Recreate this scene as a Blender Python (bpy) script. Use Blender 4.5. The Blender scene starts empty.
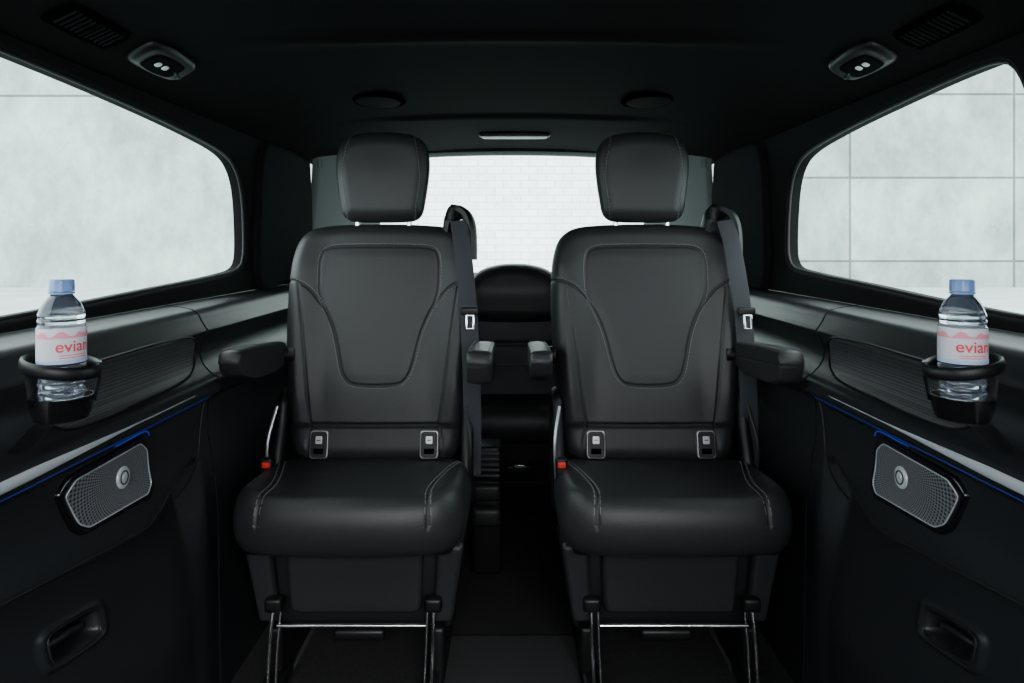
import bpy, bmesh, math, random
import numpy as np
from mathutils import Vector, Matrix, kdtree
random.seed(3)
SC = bpy.context.scene
COL = SC.collection
C = 1.02            # eye height above van floor
F = 680.0
def P(px, py, Y): return Vector(((px-512)*Y/F, Y, (245-py)*Y/F))

# ------------------------------------------------------------ materials
def nt_new(name):
    m = bpy.data.materials.new(name); m.use_nodes = True
    n = m.node_tree; n.nodes.clear()
    out = n.nodes.new('ShaderNodeOutputMaterial')
    return m, n, out
def pbr(name, col, rough=.5, metal=0, spec=.5, bump=0, bscale=300, kind='noise', var=0, vscale=6, emis=None, es=0, trans=0, ior=1.45, coat=0, alpha=1):
    m, n, out = nt_new(name)
    b = n.nodes.new('ShaderNodeBsdfPrincipled'); n.links.new(b.outputs[0], out.inputs[0])
    b.inputs['Base Color'].default_value = (*col, 1); b.inputs['Roughness'].default_value = rough
    b.inputs['Metallic'].default_value = metal; b.inputs['Specular IOR Level'].default_value = spec
    b.inputs['IOR'].default_value = ior; b.inputs['Transmission Weight'].default_value = trans
    b.inputs['Coat Weight'].default_value = coat; b.inputs['Alpha'].default_value = alpha
    if emis: b.inputs['Emission Color'].default_value = (*emis, 1); b.inputs['Emission Strength'].default_value = es
    tc = n.nodes.new('ShaderNodeTexCoord')
    if bump:
        if kind == 'voronoi':
            t = n.nodes.new('ShaderNodeTexVoronoi'); t.inputs['Scale'].default_value = bscale; o = t.outputs['Distance']
        else:
            t = n.nodes.new('ShaderNodeTexNoise'); t.inputs['Scale'].default_value = bscale; t.inputs['Detail'].default_value = 3; o = t.outputs[0]
        n.links.new(tc.outputs['Object'], t.inputs['Vector'])
        bp = n.nodes.new('ShaderNodeBump'); bp.inputs['Strength'].default_value = bump; bp.inputs['Distance'].default_value = .002
        n.links.new(o, bp.inputs['Height']); n.links.new(bp.outputs[0], b.inputs['Normal'])
    if var:
        t = n.nodes.new('ShaderNodeTexNoise'); t.inputs['Scale'].default_value = vscale; t.inputs['Detail'].default_value = 5
        n.links.new(tc.outputs['Object'], t.inputs['Vector'])
        mx = n.nodes.new('ShaderNodeMix'); mx.data_type = 'RGBA'
        mx.inputs[6].default_value = (*[c*(1-var) for c in col], 1); mx.inputs[7].default_value = (*[min(1, c*(1+var)) for c in col], 1)
        n.links.new(t.outputs[0], mx.inputs[0]); n.links.new(mx.outputs[2], b.inputs['Base Color'])
    return m
LEATHER = pbr('leather', (.0145,.0149,.0158), .47, spec=.43, bump=.14, bscale=480, kind='voronoi', var=.06)
LEATHER2 = pbr('leather_rear', (.010,.010,.011), .5, spec=.35, bump=.2, bscale=420, kind='voronoi')
PLASTIC = pbr('plastic_grain', (.009,.009,.010), .5, spec=.35, bump=.12, bscale=700)
PLASTIC_D = pbr('plastic_dark', (.004,.004,.0045), .45, spec=.32, bump=.05, bscale=600)
GLOSS = pbr('plastic_gloss', (.004,.004,.005), .2, coat=.2)
TRIM = pbr('door_trim', (.0100,.0110,.0132), .38, spec=.45, bump=.12, bscale=600)
PILLAR = pbr('pillar_fabric', (.005,.005,.0055), .9, spec=.12, bump=.1, bscale=500)
HEAD = pbr('headliner', (.0032,.0031,.0031), .95, spec=.06, bump=.15, bscale=500)
FIT = pbr('roof_fitting', (.0012,.0012,.0013), 1, spec=0)
FITD = pbr('roof_fitting_rim', (.0020,.0020,.0021), .8, spec=.03)
GREYP = pbr('grey_plastic', (.085,.10,.10), .6, bump=.05)
CARPET = pbr('carpet', (.013,.013,.013), 1, spec=.1, bump=.8, bscale=500, var=.5, vscale=90)
MAT = pbr('mat', (.019,.019,.020), .9, spec=.2, bump=.7, bscale=400)
RIB = pbr('rib_plastic', (.035,.036,.038), .5)
CHROME = pbr('chrome', (.80,.81,.83), .2, 1)
STEEL = pbr('steel', (.35,.36,.38), .35, .9)
SILVER = pbr('brushed_silver', (.50,.52,.55), .34, .3)
TRIMSILVER = pbr('silver_trim', (.50,.53,.58), .32, .25)
STITCH = pbr('stitch', (.16,.163,.17), .8)
BELT = pbr('belt', (.018,.021,.026), .7, bump=.5, bscale=900)
RED = pbr('red', (.55,.02,.015), .4)
LIGHTP = pbr('lamp_lens', (.60,.60,.61), .4, emis=(1,1,1), es=.08)
BLUE = pbr('ambient', (.006,.018,.11), .4, emis=(.05,.13,1), es=.24)
CAP = pbr('cap', (.13,.23,.50), .35)
LABEL = pbr('bottle_label', (.66,.66,.72), .5, alpha=.75)
LRED = pbr('label_red', (.62,.03,.05), .5)
LPINK = pbr('label_pink', (.72,.25,.32), .5, alpha=.85)
LBLUE = pbr('label_blue', (.30,.42,.68), .5)
SEAL = pbr('rubber', (.004,.004,.004), .6)

def bottle_mat():
    m, n, out = nt_new('clear_bottle')
    g = n.nodes.new('ShaderNodeBsdfPrincipled'); g.inputs['Base Color'].default_value = (.92,.96,1,1); g.inputs['Roughness'].default_value = .0
    g.inputs['Transmission Weight'].default_value = 1; g.inputs['IOR'].default_value = 1.33
    b = n.nodes.new('ShaderNodeBsdfPrincipled'); b.inputs['Base Color'].default_value = (.18,.23,.32,1); b.inputs['Roughness'].default_value = .05; b.inputs['Specular IOR Level'].default_value = 1  # bluish diffuse share stands in for light showing through the bottle
    mx = n.nodes.new('ShaderNodeMixShader'); mx.inputs[0].default_value = .14
    n.links.new(g.outputs[0], mx.inputs[1]); n.links.new(b.outputs[0], mx.inputs[2]); n.links.new(mx.outputs[0], out.inputs[0])
    return m
WATER = bottle_mat()
def weave():
    m, n, out = nt_new('textured_insert')
    b = n.nodes.new('ShaderNodeBsdfPrincipled'); n.links.new(b.outputs[0], out.inputs[0])
    b.inputs['Roughness'].default_value = .34
    tc = n.nodes.new('ShaderNodeTexCoord'); mp = n.nodes.new('ShaderNodeMapping'); mp.inputs['Rotation'].default_value = (math.radians(45),0,0)
    n.links.new(tc.outputs['Object'], mp.inputs[0])
    t = n.nodes.new('ShaderNodeTexChecker'); t.inputs['Scale'].default_value = 240
    n.links.new(mp.outputs[0], t.inputs[0])
    t.inputs[1].default_value = (.008,.008,.009,1); t.inputs[2].default_value = (.085,.087,.093,1)
    n.links.new(t.outputs[0], b.inputs['Base Color'])
    return m
WEAVE = weave()
def perforated():
    m, n, out = nt_new('perforated_metal')
    b = n.nodes.new('ShaderNodeBsdfPrincipled'); n.links.new(b.outputs[0], out.inputs[0])
    tc = n.nodes.new('ShaderNodeTexCoord'); sp = n.nodes.new('ShaderNodeSeparateXYZ'); n.links.new(tc.outputs['Object'], sp.inputs[0])
    def mth(op, a, b_=None):
        q = n.nodes.new('ShaderNodeMath'); q.operation = op
        for i, v in enumerate((a, b_)):
            if v is None: continue
            if isinstance(v, (int,float)): q.inputs[i].default_value = v
            else: n.links.new(v, q.inputs[i])
        return q.outputs[0]
    y = mth('SUBTRACT', sp.outputs[1], .032); z = mth('SUBTRACT', sp.outputs[2], .056)
    th = mth('MULTIPLY', mth('ARCTAN2', z, y), 60.0)
    r = mth('SQRT', mth('ADD', mth('MULTIPLY', y, y), mth('MULTIPLY', z, z)))
    lr = mth('MULTIPLY', mth('LOGARITHM', mth('ADD', r, .010), 2.718), 48.0)
    v = mth('MULTIPLY', mth('SINE', mth('ADD', th, lr)), mth('SINE', mth('SUBTRACT', th, lr)))
    rp = n.nodes.new('ShaderNodeValToRGB'); rp.color_ramp.elements[0].position = .48; rp.color_ramp.elements[1].position = .66
    n.links.new(mth('ADD', mth('MULTIPLY', v, .5), .5), rp.inputs[0])
    rp.color_ramp.elements[0].color = (.23,.24,.26,1); rp.color_ramp.elements[1].color = (.004,.004,.005,1)
    n.links.new(rp.outputs[0], b.inputs['Base Color'])
    b.inputs['Metallic'].default_value = .4; b.inputs['Roughness'].default_value = .28
    return m
PERF = perforated()
def glass_mat():
    m, n, out = nt_new('window_glass')
    t = n.nodes.new('ShaderNodeBsdfTransparent'); t.inputs[0].default_value = (.87,.96,.935,1)
    g = n.nodes.new('ShaderNodeBsdfGlossy'); g.inputs['Roughness'].default_value = .02
    mx = n.nodes.new('ShaderNodeMixShader'); mx.inputs[0].default_value = .04
    n.links.new(t.outputs[0], mx.inputs[1]); n.links.new(g.outputs[0], mx.inputs[2]); n.links.new(mx.outputs[0], out.inputs[0])
    return m
GLASS = glass_mat()
def wall_mat(name, base, joint, bw, rh, x0, z0, mortar, offset, nvar):
    m, n, out = nt_new(name)
    b = n.nodes.new('ShaderNodeBsdfPrincipled'); n.links.new(b.outputs[0], out.inputs[0]); b.inputs['Roughness'].default_value = .9
    geo = n.nodes.new('ShaderNodeNewGeometry'); sp = n.nodes.new('ShaderNodeSeparateXYZ'); n.links.new(geo.outputs['Position'], sp.inputs[0])
    cb = n.nodes.new('ShaderNodeCombineXYZ')
    a1 = n.nodes.new('ShaderNodeMath'); a1.operation = 'SUBTRACT'; a1.inputs[1].default_value = x0; n.links.new(sp.outputs[0], a1.inputs[0])
    a2 = n.nodes.new('ShaderNodeMath'); a2.operation = 'SUBTRACT'; a2.inputs[1].default_value = z0; n.links.new(sp.outputs[2], a2.inputs[0])
    n.links.new(a1.outputs[0], cb.inputs[0]); n.links.new(a2.outputs[0], cb.inputs[1])
    k = n.nodes.new('ShaderNodeTexBrick'); k.offset = offset; k.inputs['Scale'].default_value = 1
    k.inputs['Brick Width'].default_value = bw; k.inputs['Row Height'].default_value = rh; k.inputs['Mortar Size'].default_value = mortar
    k.inputs['Color1'].default_value = (*base,1); k.inputs['Color2'].default_value = (*[c*.84 for c in base],1); k.inputs['Mortar'].default_value = (*joint,1)
    n.links.new(cb.outputs[0], k.inputs['Vector'])
    def noise(sc, lo, rough, stretch=(1,1,1)):
        mp = n.nodes.new('ShaderNodeMapping'); mp.inputs['Scale'].default_value = stretch; n.links.new(cb.outputs[0], mp.inputs[0])
        no = n.nodes.new('ShaderNodeTexNoise'); no.inputs['Scale'].default_value = sc; no.inputs['Detail'].default_value = 8; no.inputs['Roughness'].default_value = rough
        n.links.new(mp.outputs[0], no.inputs['Vector'])
        r = n.nodes.new('ShaderNodeMapRange'); r.inputs[1].default_value=.35; r.inputs[2].default_value=.68; r.inputs[3].default_value = lo; r.inputs[4].default_value = 1.06
        n.links.new(no.outputs[0], r.inputs[0]); return r.outputs[0]
    mul = n.nodes.new('ShaderNodeMath'); mul.operation = 'MULTIPLY'
    n.links.new(noise(.30, 1-nvar, .6), mul.inputs[0]); n.links.new(noise(1.4, 1-nvar*.6, .75, (1,.5,1)), mul.inputs[1])
    mx = n.nodes.new('ShaderNodeVectorMath'); mx.operation = 'SCALE'; n.links.new(k.outputs['Color'], mx.inputs[0]); n.links.new(mul.outputs[0], mx.inputs['Scale'])
    n.links.new(mx.outputs[0], b.inputs['Base Color'])
    return m

# ------------------------------------------------------------ mesh helpers
def root_loc(o):
    v = Vector(o.location)
    while o.parent: o = o.parent; v += o.location
    return v
def mk(name, VF, mat, parent=None, smooth=True, angle=38, recalc=True):
    V, Fc = VF
    V = np.array(V, float) + np.array([0,0,C])
    if parent is not None: org = np.array(root_loc(parent))
    else:
        lo, hi = V.min(0), V.max(0); org = np.array([(lo[0]+hi[0])/2, (lo[1]+hi[1])/2, lo[2]])
    me = bpy.data.meshes.new(name); me.from_pydata((V-org).tolist(), [], [tuple(int(i) for i in f) for f in Fc])
    if recalc:
        bm = bmesh.new(); bm.from_mesh(me); bmesh.ops.recalc_face_normals(bm, faces=bm.faces); bm.to_mesh(me); bm.free()
    if smooth:
        me.shade_smooth(); me.set_sharp_from_angle(angle=math.radians(angle))
    me.materials.append(mat)
    o = bpy.data.objects.new(name, me); COL.objects.link(o)
    if parent is not None: o.parent = parent
    else: o.location = org
    return o
def tag(o, label=None, cat=None, group=None, kind=None):
    if label: o['label'] = label
    if cat: o['category'] = cat
    if group: o['group'] = group
    if kind: o['kind'] = kind
    return o
def empty(name, loc):
    o = bpy.data.objects.new(name, None); COL.objects.link(o); o.location = (loc[0], loc[1], loc[2]+C); o.empty_display_size = .05
    return o
def join(*parts):
    V = []; Fc = []
    for v, f in parts:
        k = len(V); V += [tuple(p) for p in v]; Fc += [tuple(i+k for i in q) for q in f]
    return V, Fc
def box(c, s, bev=0, seg=3, M=None):
    bm = bmesh.new(); bmesh.ops.create_cube(bm, size=1)
    for v in bm.verts: v.co = Vector((v.co.x*s[0], v.co.y*s[1], v.co.z*s[2]))
    if bev: bmesh.ops.bevel(bm, geom=bm.edges[:], offset=bev, segments=seg, affect='EDGES', profile=.5)
    if M is not None:
        for v in bm.verts: v.co = M @ v.co
    V = [tuple(v.co + Vector(c)) for v in bm.verts]; bm.verts.index_update()
    Fc = [tuple(v.index for v in f.verts) for f in bm.faces]; bm.free()
    return V, Fc
def catmull(pts, closed, sub=12):
    p = np.array(pts, float); n = len(p); out = []
    rng = range(n) if closed else range(n-1)
    for i in rng:
        if closed: a,b,c,d = p[(i-1)%n], p[i], p[(i+1)%n], p[(i+2)%n]
        else: a,b,c,d = p[max(i-1,0)], p[i], p[i+1], p[min(i+2,n-1)]
        lb = np.linalg.norm(c-b)+1e-9; la = np.linalg.norm(b-a)+1e-9; lc = np.linalg.norm(d-c)+1e-9
        m1 = (c-a)/(la+lb)*lb; m2 = (d-b)/(lb+lc)*lb
        if not closed and i == 0: m1 = c-b
        if not closed and i == n-2: m2 = c-b
        for k in range(sub):
            t = k/sub; t2=t*t; t3=t2*t
            out.append((2*t3-3*t2+1)*b+(t3-2*t2+t)*m1+(-2*t3+3*t2)*c+(t3-t2)*m2)
    if not closed: out.append(p[-1])
    return np.array(out)
def resample(p, n, closed):
    p = np.array(p, float)
    if closed: p = np.vstack([p, p[:1]])
    L = np.concatenate([[0], np.cumsum(np.linalg.norm(np.diff(p, axis=0), axis=1))])
    s = np.linspace(0, L[-1], n+1)[:-1] if closed else np.linspace(0, L[-1], n)
    return np.stack([np.interp(s, L, p[:,k]) for k in range(p.shape[1])], 1)
def dist_poly(Q, line, closed):
    line = np.array(line, float); n = len(line); d = np.full(len(Q), 1e9)
    for i in range(n if closed else n-1):
        a = line[i]; b = line[(i+1)%n]; ab = b-a; l2 = ab@ab+1e-12
        t = np.clip(((Q-a)@ab)/l2, 0, 1); e = Q-a-t[:,None]*ab
        d = np.minimum(d, (e*e).sum(1))
    return np.sqrt(d)
def slab(outline, O, A, B, Cc, R, Tf, Tb, seams=(), extra=None, ns=200, ni=14, ne=9, smooth=True, center=None, gw=.0035, gd=.004):
    o = np.array(outline, float)
    o = catmull(o, True) if smooth else o
    o = resample(o, ns, True); c = np.array(center) if center is not None else (o.min(0)+o.max(0))/2
    hm = np.linalg.norm(o-c, axis=1).min(); k = min(R/hm, .9)
    ti = np.linspace(0, 1-k, ni+1)[1:]; al = np.linspace(0, math.pi/2, ne+1)[1:]; te = 1-k*(1-np.sin(al))
    tf = np.concatenate([ti, te]); tb = np.concatenate([ti[::max(1,ni//4)], te[:-1]])
    def ring(ts): return np.vstack([c[None]]+[c+t*(o-c) for t in ts])
    Qf = ring(tf); Qb = ring(tb)
    oc = o if ns < 300 else resample(o, 240, True)
    def hh(Q, T):
        u = np.clip(dist_poly(Q, oc, True)/R, 0, 1); return T*np.sqrt(np.maximum(0, 1-(1-u)**2))
    hf = hh(Qf, Tf); hb = -hh(Qb, Tb); hf[-ns:] = 0
    if extra is not None: hf = hf + extra(Qf[:,0], Qf[:,1])*np.clip(hf/Tf, 0, 1)
    O=np.array(O,float); A=np.array(A,float); B=np.array(B,float); Cc=np.array(Cc,float)
    A/=np.linalg.norm(A); B/=np.linalg.norm(B); Cc/=np.linalg.norm(Cc)
    Vf = O+Qf[:,:1]*A+Qf[:,1:]*B+hf[:,None]*Cc; Vb = O+Qb[:,:1]*A+Qb[:,1:]*B+hb[:,None]*Cc
    nf = len(Vf); Fc = []
    for i in range(ns): Fc.append((0, 1+i, 1+(i+1)%ns))
    for r in range(len(tf)-1):
        a = 1+r*ns; b = a+ns
        for i in range(ns):
            j=(i+1)%ns; Fc.append((a+i, b+i, b+j, a+j))
    for i in range(ns): Fc.append((nf, nf+1+(i+1)%ns, nf+1+i))
    for r in range(len(tb)-1):
        a = nf+1+r*ns; b = a+ns
        for i in range(ns):
            j=(i+1)%ns; Fc.append((a+i, a+j, b+j, b+i))
    a = nf+1+(len(tb)-1)*ns; b = 1+(len(tf)-1)*ns
    for i in range(ns):
        j=(i+1)%ns; Fc.append((a+i, a+j, b+j, b+i))
    V = np.vstack([Vf, Vb])
    info = dict(Q=Qf)
    me = bpy.data.meshes.new('tmp'); me.from_pydata(V.tolist(), [], Fc)
    N = np.zeros(len(V)*3); me.vertices.foreach_get('normal', N); N = N.reshape(-1,3); bpy.data.meshes.remove(me)
    if (N[0]@Cc) < 0: N = -N
    if len(seams):
        g = np.zeros(nf)
        for s in seams:
            s = np.array(s, float); d = dist_poly(Qf, s, False); g = np.maximum(g, gd*np.exp(-(d/gw)**2))
        V[:nf] -= N[:nf]*g[:,None]
    info['V'] = V[:nf].copy(); info['N'] = N[:nf]
    return (V, Fc), info
def stitches(info, lines, offs=(.0055,), pitch=.0085, ln=.0052, w=.0006):
    Q = info['Q']; kd = kdtree.KDTree(len(Q))
    for i, q in enumerate(Q): kd.insert((q[0], q[1], 0), i)
    kd.balance(); parts = []
    def look(q):
        r = kd.find_n((q[0], q[1], 0), 3); W = [1/(d+1e-5) for _,_,d in r]; S = sum(W)
        p = sum((info['V'][i]*w_ for (_,i,_), w_ in zip(r, W)), np.zeros(3))/S; n = sum((info['N'][i]*w_ for (_,i,_), w_ in zip(r, W)), np.zeros(3))
        return p, n/np.linalg.norm(n)
    for L in lines:
        L = np.array(L, float); T = np.gradient(L, axis=0)
        T /= np.linalg.norm(T, axis=1)[:,None]+1e-9; Nn = np.stack([-T[:,1], T[:,0]], 1)
        for off in offs:
            q = L+Nn*off; Lg = np.linalg.norm(np.diff(q, axis=0), axis=1).sum(); n = max(2, int(Lg/pitch)); s = resample(q, n, False)
            for i in range(n-1):
                a, na = look(s[i]); b, nb = look(s[i]+(s[i+1]-s[i])*ln/pitch)
                d = b-a; l = np.linalg.norm(d)
                if l < 1e-4 or l > .02: continue
                d /= l; sd = np.cross(na, d); up = na*.0011
                V = [a-sd*w, a+sd*w, b+sd*w, b-sd*w]; V = V+[v+up for v in V]
                parts.append((V, [(0,3,2,1),(4,5,6,7),(0,1,5,4),(1,2,6,5),(2,3,7,6),(3,0,4,7)]))
    return join(*parts)
def stitch_objs(info, lines, offs, parent):
    for L in lines:
        for of in offs: mk('stitching', stitches(info, [L], (of,)), STITCH, parent, smooth=False)
def tube(pts, rs, rn=None, ref=(0,0,1), seg=10, closed=False, taper=None, sub=8, smooth=True):
    p = catmull(pts, closed, sub) if smooth and len(pts) > 2 else np.array(pts, float)
    rn = rs if rn is None else rn; n = len(p); V = []; Fc = []; ref = np.array(ref, float)
    for i in range(n):
        if closed: T = p[(i+1)%n]-p[i-1]
        else: T = p[min(i+1,n-1)]-p[max(i-1,0)]
        T = T/(np.linalg.norm(T)+1e-12); S = np.cross(T, ref)
        if np.linalg.norm(S) < 1e-3: S = np.cross(T, (1,.2,.1))
        S /= np.linalg.norm(S); Nn = np.cross(S, T); k = taper(i/(n-1)) if taper else 1
        for j in range(seg):
            a = 2*math.pi*j/seg; V.append(tuple(p[i]+S*rs*k*math.cos(a)+Nn*rn*k*math.sin(a)))
    for i in range(n if closed else n-1):
        for j in range(seg):
            a=i*seg; b=((i+1)%n)*seg; Fc.append((a+j, a+(j+1)%seg, b+(j+1)%seg, b+j))
    if not closed: Fc += [tuple(range(seg))[::-1], tuple((n-1)*seg+j for j in range(seg))]
    return V, Fc
def lathe(prof, c, seg=40, fn=None):
    V=[]; Fc=[]
    for i,(r,z) in enumerate(prof):
        for j in range(seg):
            a=2*math.pi*j/seg; rr = r if fn is None else fn(r,z,a)
            V.append((c[0]+rr*math.cos(a), c[1]+rr*math.sin(a), c[2]+z))
    for i in range(len(prof)-1):
        for j in range(seg):
            Fc.append((i*seg+j, i*seg+(j+1)%seg, (i+1)*seg+(j+1)%seg, (i+1)*seg+j))
    Fc += [tuple(range(seg))[::-1], tuple((len(prof)-1)*seg+j for j in range(seg))]
    return V, Fc
def sstep(x): x = np.clip(x, 0, 1); return x*x*(3-2*x)
def children(o): return [c for c in bpy.data.objects if c.parent == o]
def copy_tree(o, parent=None):
    ch = children(o); c = o.copy(); COL.objects.link(c); c.parent = parent
    for k in ch: copy_tree(k, c)
    return c

# ------------------------------------------------------------ van shell: side walls
prof_pts = [(.800,-.128),(.785,-.134),(.745,-.140),(.718,-.146),(.706,-.156),(.699,-.170),(.690,-.184),(.684,-.193),
            (.690,-.203),(.703,-.235),(.696,-.265),(.676,-.288),(.661,-.298),(.655,-.312),(.657,-.328),(.674,-.338),(.683,-.352),(.684,-.42),(.674,-.48),
            (.662,-.60),(.660,-.75),(.658,-.9),(.656,-1.02)]
pc = catmull(prof_pts, False, 8)
zs = pc[:,1].copy(); 
for i in range(1, len(zs)): zs[i] = min(zs[i], zs[i-1]-1e-5)
xs = pc[:,0]
PK = (1.085, -.622, .058, .023, .16)
PE = 4.5
def crease(Y): return -.478-.13*(Y-.9)+.10*sstep((Y-1.22)/.25)
def wallx(Y, z, feat=True):
    Y = np.asarray(Y, float); z = np.asarray(z, float)
    x = np.interp(-z, -zs, xs)
    if feat:
        zc = crease(Y)
        x = x + .045*sstep((zc-z)/.020)*(1-sstep((Y-1.42)/.06))*(1-.85*sstep((zc-.03-z)/.30))
        zz_ = z-PK[1]+PK[4]*(Y-PK[0])
        u = ((np.abs(Y-PK[0])/PK[2])**PE+(np.abs(zz_)/PK[3])**PE)**(1/PE)
        x = x + .045*sstep((1.03-u)/.16)
        x = x - .005*np.exp(-((u-1.25)/.18)**2)
    return x
def side_panel(s, Y0, Y1, feat):
    if feat: Ys = np.concatenate([[Y0], np.linspace(Y0, .97, 50)[:-1], np.linspace(.97,1.20,120)[:-1], np.linspace(1.20,Y1,60), [Y1]])
    else: Ys = np.concatenate([[Y0], np.linspace(Y0, Y1, 60), [Y1]])
    zz = np.unique(np.concatenate([zs, np.linspace(-.56,-.34,90), np.linspace(-.68,-.56,80), np.linspace(-1.02,-.68,20)]))[::-1]
    V = []; ny = len(Ys); nz = len(zz)
    for i, y in enumerate(Ys):
        xx = wallx(np.full(nz, y), zz, feat)+(.03 if i in (0, ny-1) else 0)
        V += [(s*a, y, b) for a, b in zip(xx, zz)]
    Fc = [(i*nz+j, i*nz+j+1, (i+1)*nz+j+1, (i+1)*nz+j) for i in range(ny-1) for j in range(nz-1)]
    return V, Fc
def patch(outline, s, h, off=0, R=.006, feat=False, ns=160, ni=14, depth=.004, dome=None, smooth=True):
    o = resample(catmull(outline, True) if smooth else outline, ns, True); c = (o.min(0)+o.max(0))/2
    ts = np.concatenate([np.linspace(0,.9,ni+1)[1:], [.93,.96,.98,1]])
    Q = np.vstack([c[None]]+[c+t*(o-c) for t in ts]); d = dist_poly(Q, o, True); u = np.clip(d/R,0,1)
    hh = h*np.sqrt(np.maximum(0,1-(1-u)**2))
    if dome is not None: hh = hh+dome(Q[:,0], Q[:,1])
    X = wallx(Q[:,0], Q[:,1], feat)-off-hh
    V = [(s*x, q[0], q[1]) for x, q in zip(X, Q)]
    Fc = [(0,1+i,1+(i+1)%ns) for i in range(ns)]
    for r in range(len(ts)-1):
        a=1+r*ns; b=a+ns; Fc += [(a+i,b+i,b+(i+1)%ns,a+(i+1)%ns) for i in range(ns)]
    a = 1+(len(ts)-1)*ns; k = len(V)
    V += [(s*(abs(V[a+i][0])+depth+off), V[a+i][1], V[a+i][2]) for i in range(ns)]
    Fc += [(a+i,k+i,k+(i+1)%ns,a+(i+1)%ns) for i in range(ns)]
    return V, Fc
def surf(s, Y, z, off=0, feat=False): return (s*(float(wallx(Y, z, feat))-off), Y, z)

XW = .782
YF = -.50
def window_open(s):
    if s < 0:
        L = [(.5,-.120),(1.0,-.115),(1.5,-.096),(1.90,-.076),(1.975,-.060),(1.995,-.02),(1.985,.12),(1.955,.195),(1.89,.240),(1.74,.264),(1.39,.288),(1.04,.300),(.6,.303),(.45,.26),(.42,.1),(.43,-.085)]
    else:
        L = [(.98,-.111),(1.2,-.105),(1.5,-.088),(1.84,-.069),(1.915,-.056),(1.938,-.02),(1.928,.12),(1.900,.195),(1.84,.238),(1.67,.266),(1.39,.288),(1.16,.299),(1.08,.291),(1.045,.25),(.99,.1),(.935,-.06),(.945,-.10)]
    return resample(catmull(L, True), 200, True)
sides = {-1:'left', 1:'right'}
def rounded(pts, r, n=5):
    out = []; m = len(pts)
    for i in range(m):
        p = np.array(pts[i], float); a = np.array(pts[i-1], float)-p; b = np.array(pts[(i+1)%m], float)-p
        ra = min(r, np.linalg.norm(a)*.45); rb = min(r, np.linalg.norm(b)*.45)
        A_ = p+a/np.linalg.norm(a)*ra; B_ = p+b/np.linalg.norm(b)*rb
        for k in range(n+1):
            t = k/n; out.append(tuple((1-t)**2*A_+2*t*(1-t)*p+t*t*B_))
    return out
for s in (-1, 1):
    w = mk('wall_'+sides[s], side_panel(s, YF, 1.526, True), TRIM, angle=60, recalc=False); tag(w, kind='structure')
    mk('quarter_trim', side_panel(s, 1.534, 3.1, False), TRIM, w, angle=60, recalc=False)
    o = window_open(s); c = np.array([(o[:,0].min()+o[:,0].max())/2, .1])
    y0,y1,z0,z1 = YF, 2.62, -.135, .335
    outer = []
    for q in o:
        d = q-c; t = 1e9
        if d[0] > 0: t = min(t, (y1-c[0])/d[0])
        if d[0] < 0: t = min(t, (y0-c[0])/d[0])
        if d[1] > 0: t = min(t, (z1-c[1])/d[1])
        if d[1] < 0: t = min(t, (z0-c[1])/d[1])
        outer.append(c+d*t)
    outer = np.array(outer); n = len(o)
    Tn = np.roll(o,-1,0)-np.roll(o,1,0); Tn /= np.linalg.norm(Tn,axis=1)[:,None]; Nn = np.stack([Tn[:,1], -Tn[:,0]],1)
    if ((Nn*(o-c)).sum(1)).mean() < 0: Nn = -Nn
    V = []; 
    for ringp, X in ((outer, XW-.004),(o+Nn*.010, XW-.004),(o+Nn*.003, XW+.000),(o, XW+.008),(o, XW+.034)):
        V += [(s*X, q[0], q[1]) for q in ringp]
    Fc = [(r*n+i, r*n+(i+1)%n, (r+1)*n+(i+1)%n, (r+1)*n+i) for r in range(4) for i in range(n)]
    cor = [(y0,z0),(y0,z1),(y1,z0),(y1,z1)]
    for cy, cz in cor:
        k = len(V); V.append((s*(XW-.004), cy, cz))
        m = int(np.argmin(np.abs(np.arctan2(outer[:,1]-c[1], outer[:,0]-c[0])-math.atan2(cz-c[1], cy-c[0]))))
        for mm in (m-1, m): Fc.append((mm%n, (mm+1)%n, k))
    mk('window_surround', (V, Fc), PILLAR, w, angle=50, recalc=False)
    mk('seal', tube([(s*(XW+.006), q[0], q[1]) for q in resample(o, 120, True)], .004, closed=True, ref=(1,0,0), smooth=False, seg=8), SEAL, w)
    win = 1 if s < 0 else 2
    V = [(s*(XW+.03), q[0], q[1]) for q in o]; g = mk('window_%d' % win, (V, [tuple(range(n))]), GLASS, smooth=False); tag(g, kind='structure')
    mk('sill_backing', box((s*.83,1.30,-.58),(.01,3.7,.9)), SEAL, w)
    (vf, inf) = slab([(2.06,-.125),(2.06,.2),(2.09,.29),(2.14,.325),(2.5,.325),(2.58,.3),(2.58,-.12),(2.3,-.13)], (s*.776,0,0),(0,1,0),(0,0,1),(-s,0,0), .02,.016,.01)
    mk('pillar_cover', vf, PILLAR, w)
    ins = [(1.04,-.196),(1.20,-.191),(1.35,-.191),(1.45,-.198),(1.492,-.216),(1.500,-.240),(1.482,-.266),(1.42,-.281),(1.25,-.286),(1.10,-.287),(1.03,-.278),(1.005,-.245),(1.012,-.212)]
    mk('textured_insert', patch(ins, s, .003, R=.006), WEAVE, w)
    mk('insert_rim', tube([surf(s,y,z,.0025) for y,z in resample(catmull(ins,True),110,True)], .0026, closed=True, ref=(1,0,0), smooth=False, seg=8), PLASTIC_D, w)
    mk('chrome_strip', tube([surf(s,y,-.311,.003) for y in np.linspace(.45,1.40,60)], .0082,.004, ref=(1,0,0), smooth=False, seg=14, taper=lambda t: 1 if t<.50 else max(.12,(1-(t-.50)/.34)**1.1 if t<.84 else .12)), TRIMSILVER, w)
    mk('ambient_light_strip', tube([surf(s,y,-.334,.0003) for y in np.linspace(.80,1.50,36)], .0011, ref=(0,0,1), smooth=False, seg=8), BLUE, w)
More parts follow.
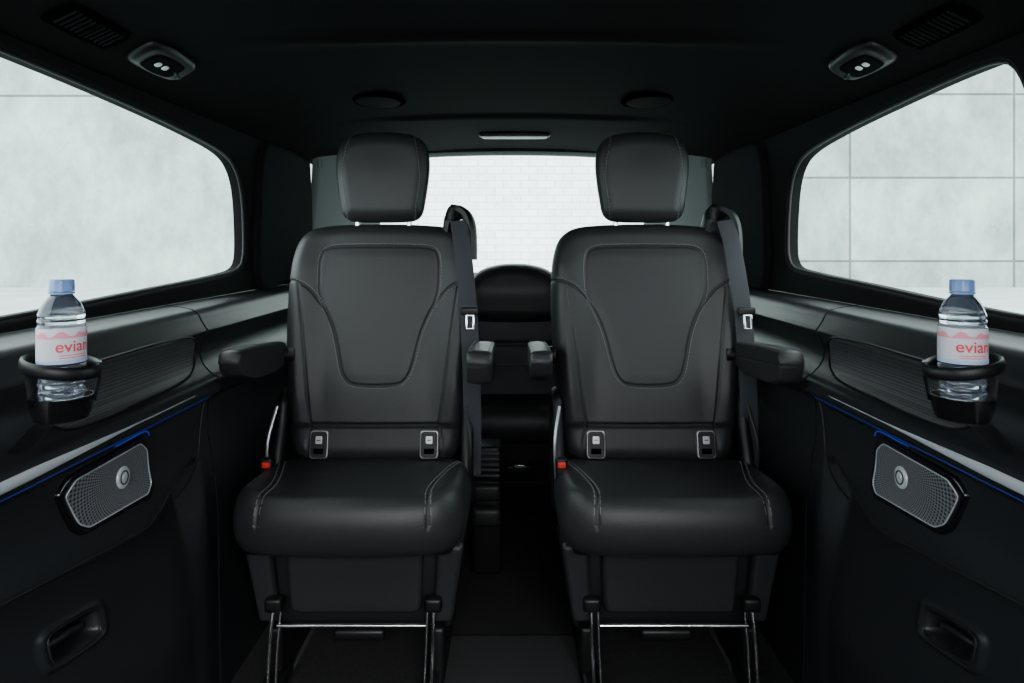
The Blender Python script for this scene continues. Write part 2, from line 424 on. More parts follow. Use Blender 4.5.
    mk('panel_crease', tube([surf(s,y,z,-.001) for y,z in ((1.505,-.345),(1.495,-.40),(1.475,-.45),(1.43,-.487),(1.36,-.507))], .0025, ref=(1,0,0), seg=8), SEAL, w)
    mk('recess_lip', tube([surf(s,y,float(crease(y))+.003,.001,False) for y in np.linspace(.45,1.44,50)], .0030,.0026, ref=(1,0,0), smooth=False, seg=8), PLASTIC, w)  # raised tube added along the crease edge to catch a highlight
    pr = []
    for a in np.linspace(0,2*math.pi,96,endpoint=False):
        ca,sa = math.cos(a),math.sin(a); k_ = 1.06/((abs(ca)**PE+abs(sa)**PE)**(1/PE))
        y_ = PK[0]+PK[2]*k_*ca; z_ = PK[1]+PK[3]*k_*sa-PK[4]*(y_-PK[0]); pr.append((y_,z_))
    mk('pocket_rim', tube([surf(s,y,z,.0003,True) for y,z in pr], .0020,.0020, closed=True, ref=(1,0,0), smooth=False, seg=8), PLASTIC, w)
    hb_x = float(wallx(PK[0], PK[1]+.04, True))
    mk('handle_bar', tube([(s*(hb_x+.03),1.034,-.622),(s*(hb_x+.006),1.046,-.615),(s*(hb_x+.002),1.085,-.618),(s*(hb_x+.006),1.122,-.628),(s*(hb_x+.03),1.134,-.636)], .006,.005, ref=(1,0,0)), PLASTIC, w)
    # speaker
    sp = empty('door_speaker', (s*.68, 1.15, -.46))
    bz0 = [(1.015,-.375),(1.042,-.354),(1.250,-.350),(1.276,-.372),(1.284,-.452),(1.266,-.470),(1.072,-.459),(1.048,-.442)]
    bz = rounded(bz0, .008)
    mk('bezel', patch(bz, s, .007, R=.006, smooth=False, ns=260), GLOSS, sp)
    bza = np.array(rounded(bz0, .008)); cc = np.array([1.154,-.409]); gr = cc+(bza-cc)*np.array([.885,.80])
    tw = (1.182,-.404)
    mk('grille', patch(gr.tolist(), s, .002, off=.0060, R=.002, ni=40, ns=260, smooth=False), PERF, sp)
    mk('grille_rim', tube([surf(s,y,z,.0080) for y,z in resample(gr.tolist(),120,True)], .0010, closed=True, ref=(1,0,0), smooth=False, seg=8), SILVER, sp)
    def circ(r): return [(tw[0]+r*math.cos(a), tw[1]+r*math.sin(a)) for a in np.linspace(0,2*math.pi,48,endpoint=False)]
    mk('tweeter', patch(circ(.0190), s, .0034, off=.0078, R=.003, ns=64, ni=6, smooth=False), TRIMSILVER, sp)
    mk('tweeter_ring', tube([surf(s,y,z,.0112) for y,z in circ(.0110)], .0013, closed=True, ref=(1,0,0), smooth=False, seg=8), PLASTIC_D, sp)
    mk('tweeter_dome', patch(circ(.0075), s, .0024, off=.0108, R=.005, ns=48, ni=5, smooth=False), SILVER, sp)
    mk('light_strip', tube([surf(s,y,z,.003) for y,z in [(1.16,-.344),(1.20,-.343),(1.25,-.343),(1.270,-.350),(1.276,-.358)]], .0011, ref=(1,0,0)), BLUE, sp)
    tag(sp, 'silver perforated %s door speaker in a gloss black bezel, below the %s bottle' % (sides[s], sides[s]), 'speaker', 'door speakers')

# ------------------------------------------------------------ ceiling
cp = [(-.79,.318),(-.755,.334),(-.70,.362),(-.62,.394),(-.5,.420),(-.35,.436),(-.15,.446),(0,.448)]
cp = cp+[(-x,z) for x,z in reversed(cp[:-1])]
cc_ = catmull(cp, False, 6)
def ceilz(x): return float(np.interp(x, cc_[:,0], cc_[:,1]))
Ys = np.linspace(YF, 3.12, 240); V=[]
for y in Ys:
    for x, z in cc_:
        yy = y+.12*(x/.78)**2
        k = .5+.5*math.cos(math.pi*min(1,abs(x)/.7))
        dz = -.010*math.exp(-((yy-1.46)/.035)**2)*min(1,k*2) - .012*sstep((yy-2.30)/.06)*min(1,k*2)
        V.append((x, y, z+dz))
nz=len(cc_); Fc=[(i*nz+j,i*nz+j+1,(i+1)*nz+j+1,(i+1)*nz+j) for i in range(len(Ys)-1) for j in range(nz-1)]
tag(mk('ceiling', (V,Fc), HEAD, recalc=False), kind='structure')

# ------------------------------------------------------------ floor and added light blocker behind the viewer
fl = tag(mk('floor', box((0,1.3,-1.03),(1.62,3.7,.02)), CARPET, smooth=False), kind='structure')
for x in (-.54,-.18,.18,.54):
    for d in (-.014,.014): mk('floor_rail', box((x+d,1.7,-1.016),(.008,1.5,.012),.002), STEEL, fl)
tag(mk('wall_front', box((0,YF,-.60),(1.62,.04,.86),.01), PLASTIC), kind='structure')  # unseen box added to block low frontal light and darken the lower parts

# ------------------------------------------------------------ tailgate / rear wall
o = resample(catmull([(-.60,-.12),(0,-.125),(.60,-.12),(.625,-.08),(.60,.28),(.57,.37),(.50,.395),(0,.412),(-.50,.395),(-.57,.37),(-.60,.28),(-.625,-.08)], True), 160, True)
c = np.array([0,.1]); outer=[]
for q in o:
    d=q-c; t=1e9
    t=min(t, .82/abs(d[0]) if abs(d[0])>1e-9 else 1e9)
    if d[1]>0: t=min(t,(.47-.1)/d[1])
    if d[1]<0: t=min(t,(1.12)/-d[1])
    outer.append(c+d*t)
n=len(o); V=[]
for ring_, y in ((np.array(outer),3.09),(c+(o-c)*1.04,3.08),(o,3.10),(o,3.14)): V += [(q[0],y,q[1]) for q in ring_]
Fc=[(r*n+i,r*n+(i+1)%n,(r+1)*n+(i+1)%n,(r+1)*n+i) for r in range(3) for i in range(n)]
tag(mk('wall_rear', (V,Fc), PLASTIC, angle=50, recalc=False), kind='structure')
tag(mk('window_3', ([(q[0],3.13,q[1]) for q in o],[tuple(range(n))]), GLASS, smooth=False), kind='structure')
for s in (-1,1):
    t = mk('trim_%d' % (1 if s<0 else 2), slab([(-.20,-.35),(-.20,.30),(-.17,.40),(.20,.42),(.24,.36),(.24,-.35)], (s*.69,2.79,0),(-s*.16,.40,0),(0,0,1),(-s*.40,-.16,0),.03,.012,.01)[0], GREYP); tag(t, kind='structure')
    q = Vector((s*.742,2.64,.315))
    mk('marking', tube([q+Vector((a*.012*-s*.4,a*.012*.9-.012,b*.014)) for a,b in ((-1,-1),(-1,1),(1,1),(1,-1))], .0012, closed=True, ref=(1,0,0), smooth=False, seg=6), PLASTIC_D, t)

# ------------------------------------------------------------ ceiling fittings
def slope_basis(s, x):
    z1=ceilz(s*(x-.03)); z2=ceilz(s*(x+.03)); B=Vector((s*.06,0,z2-z1)).normalized(); A=Vector((0,1,0)); N=Vector((-s*abs(B.z),0,-abs(B.x))).normalized()
    return A,B,N
for s in (-1,1):
    A,B,N = slope_basis(s,.70); O=Vector((s*.70,1.125,ceilz(s*.70)))
    v = empty('air_vent', O)
    rr = [(-.075,-.030),(.075,-.030),(.086,-.018),(.086,.018),(.075,.030),(-.075,.030),(-.086,.018),(-.086,-.018)]
    mk('frame', slab(rr, O, A,B,N, .008,.005,.004, ns=100, ni=4)[0], FIT, v)
    M = Matrix((A,B,N)).transposed().to_4x4()
    for half in (-1,1):
        for k in range(5):
            mk('slat', box(O+A*(half*.038+(k-2)*.0125)+N*.006, (.0035,.040,.004), .001, M=M), PILLAR, v)
    mk('divider', box(O+N*.006,(.006,.044,.005),.001,M=M), FITD, v)
    tag(v, 'black slatted ceiling air vent above the %s window' % sides[s], 'air vent', 'ceiling air vents')
    O=Vector((s*.695,1.345,ceilz(s*.695))); l = empty('reading_light', O)
    A2=Vector((0,1,0)); q_=1.32
    rr = [(-.062*q_,-.028*q_),(.045*q_,-.031*q_),(.066*q_,-.02*q_),(.07*q_,.010*q_),(.055*q_,.024*q_),(-.03*q_,.026*q_),(-.062*q_,.018*q_)]
    mk('housing', slab(rr, O, A2,B,N, .014,.012,.004, ns=100, ni=5)[0], PLASTIC_D, l)
    mk('switch_plate', slab([(-.048,-.022),(.048,-.022),(.056,0),(.048,.022),(-.048,.022),(-.056,0)], O+N*.0115, A2,B,N, .004,.003,.001, ns=60, ni=3)[0], FITD, l)
    for k in (-1,1):
        mk('lamp_button', slab([(-.007,-.005),(.007,-.005),(.007,.005),(-.007,.005)], O+N*.0145+A2*k*.013-A2*.008, A2,B,N, .002,.0015,.001, ns=40, ni=2)[0], LIGHTP, l)
    mk('coat_hook', tube([O+A2*.045+N*.012, O+A2*.055+N*.022, O+A2*.04+N*.026], .004,.003), PLASTIC, l)
    tag(l, 'small black reading lamp housing with pale buttons above the %s window' % sides[s], 'light', 'roof reading lights')
    O=Vector((s*.402+.004,2.02,ceilz(.402)-.002)); g = empty('roof_vent', O)
    ell=[(.082*math.cos(a),.105*math.sin(a)) for a in np.linspace(0,2*math.pi,24,endpoint=False)]
    mk('rim', slab(ell,O,(1,0,0),(0,1,0),(0,0,-1),.02,.006,.004,ns=90,ni=4)[0], FIT, g)
    mk('cover', slab([(a*.84,b*.84) for a,b in ell],O+Vector((0,0,-.0045)),(1,0,0),(0,1,0),(0,0,-1),.03,.003,.002,ns=90,ni=5)[0], FITD, g)
    tag(g, 'oval black roof vent above and before the %s seat headrest' % sides[s], 'roof vent', 'oval roof vents')
O=Vector((.01,2.66,.430)); g = empty('rear_roof_lamp', O)
mk('housing', slab([(-.13,-.028),(.13,-.028),(.14,0),(.13,.028),(-.13,.028),(-.14,0)],O,(1,0,0),(0,1,0),(0,0,-1),.008,.008,.003,ns=80,ni=4)[0], PLASTIC, g)
mk('lens', slab([(-.12,-.018),(.12,-.018),(.128,0),(.12,.018),(-.12,.018),(-.128,0)],O+Vector((0,0,-.007)),(1,0,0),(0,1,0),(0,0,-1),.006,.006,.002,ns=80,ni=4)[0], LIGHTP, g)
tag(g, 'slim pale roof lamp above the rear window', 'light')

# ------------------------------------------------------------ captain seats
seat = empty('captain_seat', (0,1.65,-1.02)); seat.location.z = 0
bO=(0,1.80,-.572); bB=(0,.185,.983); bC=(0,-.983,.185)
KX=1.055
half = [(.12,.0),(.178,.004),(.207,.03),(.220,.11),(.230,.2),(.238,.30),(.241,.40),(.240,.48),(.233,.55),(.215,.600),(.178,.627),(.11,.637),(.0,.640)]
half=[(x*KX,y) for x,y in half]
outl = half+[(-x,y) for x,y in reversed(half[:-1])]
ins_half=[(0,.570),(.08,.569),(.130,.566),(.152,.555),(.160,.530),(.161,.49),(.159,.45),(.150,.415),(.133,.380),(.117,.340),(.105,.295),(.096,.255),(.086,.225),(.070,.205),(.045,.198),(0,.196)]
insert_l = catmull(ins_half+[(-x,y) for x,y in reversed(ins_half[1:-1])], True, 8); insert_l = np.vstack([insert_l, insert_l[:1]])
s2 = [catmull([(s*.258,.478),(s*.225,.472),(s*.190,.455),(s*.165,.428),(s*.146,.403)], False, 6) for s in (-1,1)]
s3 = [catmull([(s*.214,.466),(s*.198,.35),(s*.182,.22),(s*.170,.12),(s*.166,.098)], False, 6) for s in (-1,1)]
s4 = [np.array([(-.166,.098),(0,.096),(.166,.098)]), ]
s5 = [np.array([(s*.166,.098),(s*.175,.05),(s*.17,-.01)]) for s in (-1,1)]
def bex(x, v):
    ax = np.abs(x)
    b = .018*sstep((ax-.13)/.09)*sstep((v-.05)/.15)*(1-.5*sstep((v-.5)/.1))
    b = b + .006*np.exp(-((v-.19)/.10)**2)*(1-sstep((ax-.08)/.12))
    b = b - .010*(1-sstep((v-.085)/.02))
    hw = np.interp(v, [q[1] for q in reversed(ins_half)], [q[0] for q in reversed(ins_half)], left=0, right=0)
    inside = sstep((hw-ax)/.03)*sstep((v-.2)/.03)*sstep((.568-v)/.03)
    return b + .002*inside
VF, inf = slab(outl, bO, (1,0,0), bB, bC, .040,.050,.07, seams=[insert_l]+s2+s3+s4+s5, extra=bex, ns=640, ni=125, ne=14, center=(0,.33),gw=.0032,gd=.0036)
back = mk('backrest', VF, LEATHER, seat, angle=80)
stitch_objs(inf, [insert_l]+s2, (.006,), back)
mk('back_shell', slab([(x*.94,y*.97+.01) for x,y in outl], (0,1.855,-.572),(1,0,0),bB,(0,.983,-.185),.05,.04,.01,ns=120,ni=6)[0], PLASTIC, seat)
for s in (-1,1):
    U=Vector(bB).normalized(); N=Vector(bC).normalized(); A=Vector((1,0,0))
    base = Vector(bO)+U*.046+A*(s*.143)+N*.040
    r0=rounded([(-.025,-.036),(.025,-.036),(.025,.037),(-.025,.037)],.012,4)
    iso = mk('anchor_cover', slab(r0, base, A,U,N,.003,.006,.01,ns=100,ni=4,smooth=False)[0], STEEL, seat)
    mk('cover_flap', slab([(x*.87,y*.91) for x,y in r0], base+N*.0054, A,U,N,.002,.0018,.002,ns=80,ni=4,smooth=False)[0], PLASTIC_D, iso)
    q = base+N*.0078
    mk('tag_plate', slab(rounded([(-.009,-.010),(.009,-.010),(.009,.010),(-.009,.010)],.003,3), q+U*.012, A,U,N,.001,.001,.001,ns=40,ni=2,smooth=False)[0], STEEL, iso)
    mk('slot', box(q-U*.016,(.026,.003,.014),.001), FIT, iso)
    mk('symbol', tube([q+A*(-.005)+U*.012+N*.0012, q+A*.005+U*.012+N*.0012], .0012, smooth=False, seg=6), PLASTIC_D, iso)
# headrest
hh_=[(.0,-.123),(.06,-.122),(.094,-.116),(.111,-.098),(.120,-.055),(.127,-.005),(.130,.035),(.127,.070),(.114,.100),(.088,.119),(.045,.128),(0,.130)]
ho = hh_+[(-x,y) for x,y in reversed(hh_[1:-1])]
hs=[catmull([(s*.096,-.13),(s*.102,-.08),(s*.111,0),(s*.109,.05),(s*.090,.13)],False,8) for s in (-1,1)]
VF,inf=slab(ho,(0,1.890,.184),(1,0,0),(0,.05,1),(0,-1,.05),.042,.036,.030,seams=hs,ns=340,ni=60,ne=12,extra=lambda x,v:.007*np.exp(-(v/.09)**2)*np.exp(-(x/.10)**2),gd=.0032)
hr=mk('headrest',VF,LEATHER,seat,angle=80); stitch_objs(inf,[hs[0]],(-.006,),hr); stitch_objs(inf,[hs[1]],(.006,),hr)
for s in (-1,1): mk('headrest_post', tube([(s*.072,1.895,.0),(s*.072,1.895,.08)],.0065,smooth=False,seg=12,ref=(0,1,0)), CHROME, seat)
# cushion
ch=[(0,-.012),(.10,-.009),(.17,.000),(.222,.020),(.250,.055),(.258,.11),(.258,.22),(.252,.32),(.232,.37),(.17,.39),(0,.393)]
co = ch+[(-x,y) for x,y in reversed(ch[1:-1])]
cs=[catmull([(s*.184,-.02),(s*.180,.01),(s*.177,.05),(s*.180,.11),(s*.194,.18),(s*.214,.26),(s*.235,.33)],False,8) for s in (-1,1)]
def cex(x,y):
    ax=np.abs(x); return .008*sstep((ax-.17)/.04)*(1-sstep((y-.25)/.1))-.004*(1-sstep(y/.06))
VF,inf=slab(co,(0,1.425,-.594),(1,0,0),(0,.997,-.075),(0,.075,.997),.034,.062,.066,seams=cs,extra=cex,ns=520,ni=80,ne=18,center=(0,.19),gw=.0034,gd=.0040)
cu=mk('seat_cushion',VF,LEATHER,seat,angle=80); stitch_objs(inf,cs,(-.006,.006),cu)
mk('under_shell', box((0,1.65,-.655),(.46,.36,.04),.015), PLASTIC_D, seat)
# armrests
def arm(x, d, T, zb, wedge=0):
    ol=rounded([(1.492,-.232),(1.62,-.237),(1.80,-.254),(1.80,-.316),(1.72,-.326),(1.58,zb-.014),(1.500,zb+wedge),(1.480,-.258)],.012,5)
    sm=np.array([(1.40,-.262),(1.5,-.265),(1.75,-.288)])
    VF,inf_=slab(ol,(x,0,0),(0,1,0),(0,0,1),(-1,0,0),.007,T,T,ns=240,ni=10,smooth=False,seams=[sm],gw=.002,gd=.002)
    a=mk('armrest',VF,LEATHER,seat,angle=80)
    for dx in (-1,1): mk('stitching', tube([(x+dx*(T-.006),1.500,-.2305),(x+dx*(T-.006),1.62,-.2355),(x+dx*(T-.006),1.78,-.2510)],.0009,smooth=False,seg=6),STITCH,a)
    V,Fc=lathe([(.020,-.002),(.022,.0),(.022,.048),(.020,.05)],(0,0,0),28)
    mk('pivot',([(x+d*z,1.80+a_,-.290+b_) for a_,b_,z in V],Fc),PLASTIC_D,a); return a
arm_a=arm(-.262,1,.024,-.302,.010); arm_b=arm(.286,-1,.028,-.308)
for s in (-1,1):
    VF,_=slab([(1.70,-.66),(1.72,-.56),(1.76,-.46),(1.78,-.40),(1.83,-.38),(1.87,-.42),(1.88,-.55),(1.88,-.66),(1.8,-.69)],(s*.242,0,0),(0,1,0),(0,0,1),(s,0,0),.015,.016,.016,ns=120,ni=6)
    mk('hinge_cover',VF,PLASTIC_D,seat)
    mk('lever', tube([(s*.248,1.70,-.62),(s*.254,1.70,-.50),(s*.240,1.73,-.41)],.0022,.004,ref=(1,0,0)), STEEL if s<0 else PLASTIC_D, seat)
bk=mk('buckle', box((-.240,1.665,-.555),(.028,.022,.070),.006), PLASTIC_D, seat)
mk('release_button', box((-.240,1.655,-.535),(.020,.014,.014),.003), RED, bk)
# belt
gd_=mk('belt_guide', tube([(.170,1.90,-.12),(.178,1.895,.0),(.184,1.885,.070),(.198,1.872,.088),(.230,1.86,.084),(.246,1.85,.050),(.249,1.845,-.04)],.026,.015,ref=(1,0,.3),seg=8,sub=4), PLASTIC_D, seat)
mk('belt', tube([(.214,1.835,.066),(.225,1.81,.0),(.242,1.785,-.15),(.251,1.772,-.30),(.255,1.765,-.45),(.254,1.770,-.60)],.023,.0012,ref=(0,1,0),seg=12), BELT, seat)
tg=mk('belt_tongue', box((.248,1.766,-.172),(.046,.010,.020),.004), PLASTIC_D, seat)
mk('metal_plate', tube([(.240,1.759,-.182),(.240,1.754,-.216),(.258,1.754,-.216),(.258,1.759,-.182)],.0034,.0016,ref=(0,1,0),smooth=False,seg=8,closed=True), CHROME, tg)
# pedestal
V,Fc=box((0,1.73,-.785),(.50,.32,.24),.015); V=[(x*(1-.14*(-.665-z)/.24),y+(-.665-z)*.12,z) for x,y,z in V]
mk('pedestal',(V,Fc),PLASTIC,seat)
V,_i=slab(rounded([(-.150,-.085),(.150,-.085),(.158,.085),(-.158,.085)],.02,4),(0,1.558,-.760),(1,0,0),(0,-.12,1),(0,-1,-.12),.012,.014,.004,ns=160,ni=6,smooth=False)
mk('front_panel',V,LEATHER,seat)
for s in (-1,1):
    V=slab(rounded([(-.024,-.105),(.022,-.105),(.050,.085),(-.012,.085)],.012,4),(s*.200,1.556,-.760),(s,0,0),(0,-.12,1),(0,-1,-.12),.012,.016,.004,ns=100,ni=4,smooth=False)[0]
    mk('side_panel',V,LEATHER,seat)
    mk('leg', box((s*.186,1.74,-.945),(.035,.36,.13),.01), PLASTIC_D, seat)
    mk('chrome_strut', tube([(s*.180,1.545,-.80),(s*.182,1.52,-.87),(s*.180,1.495,-.985)],.0060,.004,ref=(1,0,0)), CHROME, seat)
    mk('strut_rod', tube([(s*.166,1.54,-.83),(s*.166,1.52,-.90),(s*.164,1.50,-.985)],.0028,ref=(1,0,0)), CHROME, seat)
    mk('foot', box((s*.180,1.54,-.995),(.045,.14,.035),.008), PLASTIC_D, seat)
    mk('bracket', box((s*.180,1.54,-.812),(.040,.03,.032),.008), PLASTIC_D, seat)
mk('adjuster_bar', tube([(-.165,1.515,-.848),(.165,1.515,-.848)],.0042,smooth=False,seg=12), CHROME, seat)
mk('adjuster_cap', box((.0,1.60,-.912),(.12,.03,.026),.008), PLASTIC_D, seat)
seat2 = copy_tree(seat)
seat.location.x=-.358; seat2.location.x=.361
for a in [c for c in children(seat2) if c.name.startswith('armrest')]: a.location.x -= .034
tag(seat,'left black leather captain seat with belt hanging down beside rear window gap','seat','captain seats')
tag(seat2,'right black leather captain seat with greyish belt crossing its outer shoulder','seat','captain seats')

# ------------------------------------------------------------ rear bench
b = empty('rear_bench', (0,2.6,-1.02)); 
pp=[(-.64,-.20),(-.60,-.165),(-.15,-.165),(.15,-.165),(.60,-.165),(.64,-.20),(.62,-.6),(.58,-.64),(-.58,-.64),(-.62,-.6)]
VF,inf=slab(pp,(0,2.72,-.08),(1,0,0),(0,.12,.99),(0,-.99,.12),.04,.06,.05,ns=300,ni=30,seams=[np.array([(-.20,-.1),(-.2,-.7)]),np.array([(.20,-.1),(.2,-.7)]),np.array([(-.2,-.31),(.2,-.31)])],gd=.008,gw=.006)
mk('backrest',VF,LEATHER2,b,angle=80)
KH=1.12
hp=[(-.162,-.10),(-.165,-.02),(-.152,.045),(-.118,.083),(-.06,.104),(0,.109),(.06,.104),(.118,.083),(.152,.045),(.165,-.02),(.162,-.10),(.135,-.118),(-.135,-.118)]
hp=[(x*KH,y) for x,y in hp]
hseam=catmull([(x*KH,y) for x,y in [(-.144,-.12),(-.146,-.02),(-.130,.035),(-.098,.066),(-.05,.083),(0,.087),(.05,.083),(.098,.066),(.130,.035),(.146,-.02),(.144,-.12)]],False,6)
VF,inf=slab(hp,(.01,2.66,-.181),(1,0,0),(0,.08,1),(0,-1,.08),.05,.07,.04,ns=240,ni=24,seams=[hseam],gd=.007,extra=lambda x,v:.015*np.exp(-((v-.0)/.06)**2))
hb=mk('middle_headrest',VF,LEATHER,b,angle=80); stitch_objs(inf,[hseam],(.006,),hb)
VF,_=slab([(-.62,0),(-.58,-.03),(.58,-.03),(.62,0),(.62,.28),(.58,.32),(-.58,.32),(-.62,.28)],(0,2.36,-.62),(1,0,0),(0,1,-.04),(0,.04,1),.05,.06,.07,ns=240,ni=16)
mk('seat_cushion',VF,LEATHER2,b,angle=80)
mk('base', box((0,2.83,-.85),(1.1,.30,.32),.02), PLASTIC_D, b)
mk('base_trim', box((0,2.674,-.935),(.9,.01,.012),.003), PLASTIC, b)
mk('release_loop', tube([(-.14,2.60,-.452),(0,2.595,-.455),(.14,2.60,-.452)],.004,.003), GREYP, b)  # grey piping tube for the pale line across the rear backrest
q=P(520,468,2.66)
mk('latch', box(q,(.11,.03,.03),.008), PLASTIC, b)
mk('latch_hook', box(q+Vector((0,-.015,.012)),(.05,.02,.018),.005), STEEL, b)
tag(b,'black rear bench with rounded middle headrest seen between the captain seats','rear seat')

# ------------------------------------------------------------ ribbed console block between the seats
k = empty('ribbed_console', (-.078,2.10,-1.02))
KXC=-.078
mk('body', box((KXC,2.16,-.85),(.092,.12,.34),.012), PLASTIC_D, k)
for i in range(5): mk('rib', box((KXC,2.094,-.640-.017*i),(.080,.02,.008),.002), RIB, k)
mk('rib_backing', box((KXC,2.14,-.675),(.088,.10,.11),.01), PLASTIC_D, k)
mk('cover', box((KXC,2.090,-.760),(.088,.03,.05),.012), PLASTIC, k)
mk('cover', box((KXC,2.085,-.830),(.092,.05,.06),.016), PLASTIC, k)
tag(k,'narrow black ribbed block on the floor between the captain seats','console')
fm = mk('floor_mat', slab(rounded([(-.178,-.15),(.178,-.15),(.178,.13),(-.178,.13)],.03,5),(-.005,1.63,-1.018),(1,0,0),(0,1,0),(0,0,1),.01,.012,.002,ns=160,ni=8,smooth=False)[0], MAT)
tag(fm,'small dark carpet mat panel on the floor between the seat rails','floor mat')

# ------------------------------------------------------------ cup holders and bottles
def text_mesh(body, size):
    cu_=bpy.data.curves.new('t','FONT'); cu_.body=body; cu_.size=size; cu_.align_x='CENTER'; cu_.align_y='CENTER'; cu_.offset=size*.012
    o_=bpy.data.objects.new('t',cu_); COL.objects.link(o_); bpy.context.view_layer.update()
    me=bpy.data.meshes.new_from_object(o_.evaluated_get(bpy.context.evaluated_depsgraph_get()))
    bm=bmesh.new(); bm.from_mesh(me); bmesh.ops.triangulate(bm,faces=bm.faces); V=[tuple(v.co) for v in bm.verts]; Fc=[tuple(v.index for v in f.verts) for f in bm.faces]; bm.free()
    bpy.data.objects.remove(o_); bpy.data.curves.remove(cu_); bpy.data.meshes.remove(me); return V,Fc
TXT=text_mesh('evian',.021)
for s in (-1,1):
    X=s*.596; Y=.90; zb=-.218
    h=empty('cup_holder',(s*.62,Y,-.235))
    def ringz(a): return -.160+.008*math.cos(a)*s
    ringp=[(X+.043*math.cos(a),Y+.043*math.sin(a),ringz(a)) for a in np.linspace(0,2*math.pi,40,endpoint=False)]
    mk('ring', tube(ringp,.0038,.0085,ref=(0,0,1),closed=True,smooth=False,seg=12), PLASTIC_D, h)
    mk('cup', lathe([(.001,-.232),(.022,-.232),(.031,-.229),(.0355,-.216),(.0375,-.199),(.0358,-.199),(.034,-.216),(.029,-.2225),(.001,-.2230)],(X,Y,0),40), GLOSS, h)
    for a in (.15,2.5):
        ca,sa=math.cos(a)*(s),math.sin(a)
        mk('strut', tube([(X+ca*.043,Y+sa*.043,-.158),(X+ca*.042,Y+sa*.042,-.180),(X+ca*.037,Y+sa*.037,-.208)],.013,.0028,ref=(ca,sa,0),seg=10), PLASTIC_D, h)
    mk('mount', tube([(X+s*.004,Y,-.229),(X+s*.030,Y+.010,-.240),(X+s*.066,Y+.02,-.275)],.020,.006,ref=(0,0,1),seg=14), PLASTIC_D, h)
    tag(h,'black ring cup holder on the %s door holding a bottle' % sides[s],'cup holder','door cup holders')
    bt=empty('water_bottle',(X,Y,zb))
    prof=[(.001,0.002),(.012,.004),(.018,.0),(.025,.002),(.0285,.009),(.0293,.012),(.0270,.017),(.0293,.022),(.0293,.026),(.0268,.031),(.0293,.036),(.0293,.040),(.0270,.046),(.0293,.052),(.0298,.056),(.0298,.110),(.0280,.114),(.0295,.118),(.0282,.122),(.0290,.126),(.0270,.132),(.0235,.140),(.0180,.147),(.0140,.152),(.0125,.154),(.012,.158),(.001,.158)]
    pr=catmull(prof[2:],False,4); prof=[(.001,0.002),(.012,.004)]+[tuple(q) for q in pr]
    prof=[(r*.94,z) for r,z in prof]
    mk('bottle_body', lathe(prof,(X,Y,zb),56), WATER, bt, angle=60)
    mk('neck_ring', lathe([(.012,.1535),(.0150,.1535),(.0150,.156),(.012,.156)],(X,Y,zb),32), CAP, bt)
    mk('cap', lathe([(.001,.1725),(.0130,.1725),(.0142,.171),(.0146,.157),(.001,.157)],(X,Y,zb),36,fn=lambda r,z,a: r+(.0004*math.cos(24*a) if r>.014 else 0)), CAP, bt)
    RL=.0303*.94
    lb=mk('bottle_label', ([(X+RL*math.cos(a),Y+RL*math.sin(a),zb+z) for z in (.064,.110) for a in np.linspace(0,2*math.pi,64,endpoint=False)],[(i,(i+1)%64,64+(i+1)%64,64+i) for i in range(64)]), LABEL, bt)
    th=math.atan2(-Y,-X)+.50
    def wrap(x,z,r=RL+.0005): a=th+x/RL; return (X+r*math.cos(a),Y+r*math.sin(a),zb+z)
    mk('label_lettering', ([wrap(x,.086+y,RL+.0008) for x,y,_ in TXT[0]],TXT[1]), LRED, lb, smooth=False, recalc=False)
    def bandstrip(z0,z1,f=None,w=.10,n_=70,x0=0):
        V=[];
        for i in range(n_+1):
            x=x0-w/2+w*i/n_; V+= [wrap(x,z0), wrap(x,z1 if f is None else f(x))]
        return V,[(2*i,2*i+2,2*i+3,2*i+1) for i in range(n_)]
    mk('label_mountains', bandstrip(.097,.09,lambda x:.0995+.005*abs(math.sin(x*110))+.002*math.sin(x*310)), LPINK, lb, smooth=False, recalc=False)
    mk('label_band', bandstrip(.0650,.069), LBLUE, lb, smooth=False, recalc=False)
    for z in (.0715,.0745): mk('label_small_print', bandstrip(z,z+.0009,w=.034,n_=12), LRED, lb, smooth=False, recalc=False)
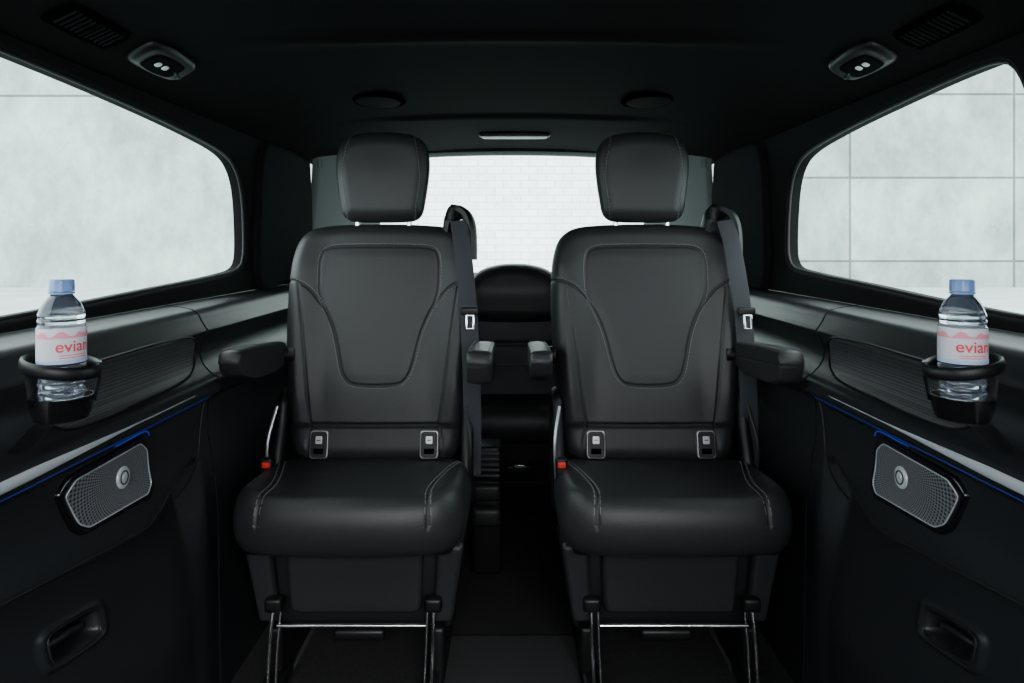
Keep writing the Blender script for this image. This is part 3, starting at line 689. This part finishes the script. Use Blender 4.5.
    tag(bt,'clear plastic water bottle with pale label and blue cap by the %s window' % sides[s],'bottle','water bottles')

# ------------------------------------------------------------ outside
YB=25
wm_r=wall_mat('concrete_right',(.375,.462,.430),(.13,.155,.148),6.0,3.05,12.35,C+2.46,.045,0,.48)
wm_l=wall_mat('concrete_left',(.415,.50,.470),(.15,.18,.172),60.0,14,-70,C+5.45,.05,0,.44)
wm_c=wall_mat('white_blocks',(.92,.93,.92),(.56,.58,.58),.62,.26,0,C,.020,.5,.05)
tag(mk('wall_outside_right', box((20,YB,6),(30,.3,16)), wm_r, smooth=False),kind='structure')
tag(mk('wall_outside_left', box((-20,YB,6),(30,.3,16)), wm_l, smooth=False),kind='structure')
tag(mk('wall_outside_middle', box((0,YB-.1,6),(10,.3,16)), wm_c, smooth=False),kind='structure')
GR=pbr('ground',(.33,.39,.37),.9,var=.35,vscale=.6)
tag(mk('ground', box((0,5,-1.6),(90,60,.1)), GR, smooth=False),kind='structure')

# ------------------------------------------------------------ light
w=bpy.data.worlds.new('World'); SC.world=w; w.use_nodes=True
bg=w.node_tree.nodes['Background']; bg.inputs[0].default_value=(.91,.965,1,1); bg.inputs[1].default_value=6.8
sun=bpy.data.lights.new('sun','SUN'); sun.energy=5.5; sun.angle=.5; so=bpy.data.objects.new('sun',sun); COL.objects.link(so); so.rotation_euler=(math.radians(55),0,math.radians(12))
al=bpy.data.lights.new('windscreen_daylight','AREA'); al.shape='RECTANGLE'; al.size=1.3; al.size_y=.4; al.energy=10; al.color=(.97,.985,1)  # unseen fill lamp added behind the viewer for light from the windscreen side
ao=bpy.data.objects.new('windscreen_daylight',al); COL.objects.link(ao); ao.location=(0,-.44,C+.16); ao.rotation_euler=(math.radians(72),0,0)

# ------------------------------------------------------------ camera
cam=bpy.data.cameras.new('camera'); cam.sensor_width=36; cam.lens=F/1024*36; cam.shift_y=-(341.5-245)/1024; cam.clip_start=.02
co_=bpy.data.objects.new('camera',cam); COL.objects.link(co_); co_.location=(0,0,C); co_.rotation_euler=(math.pi/2,0,0); SC.camera=co_
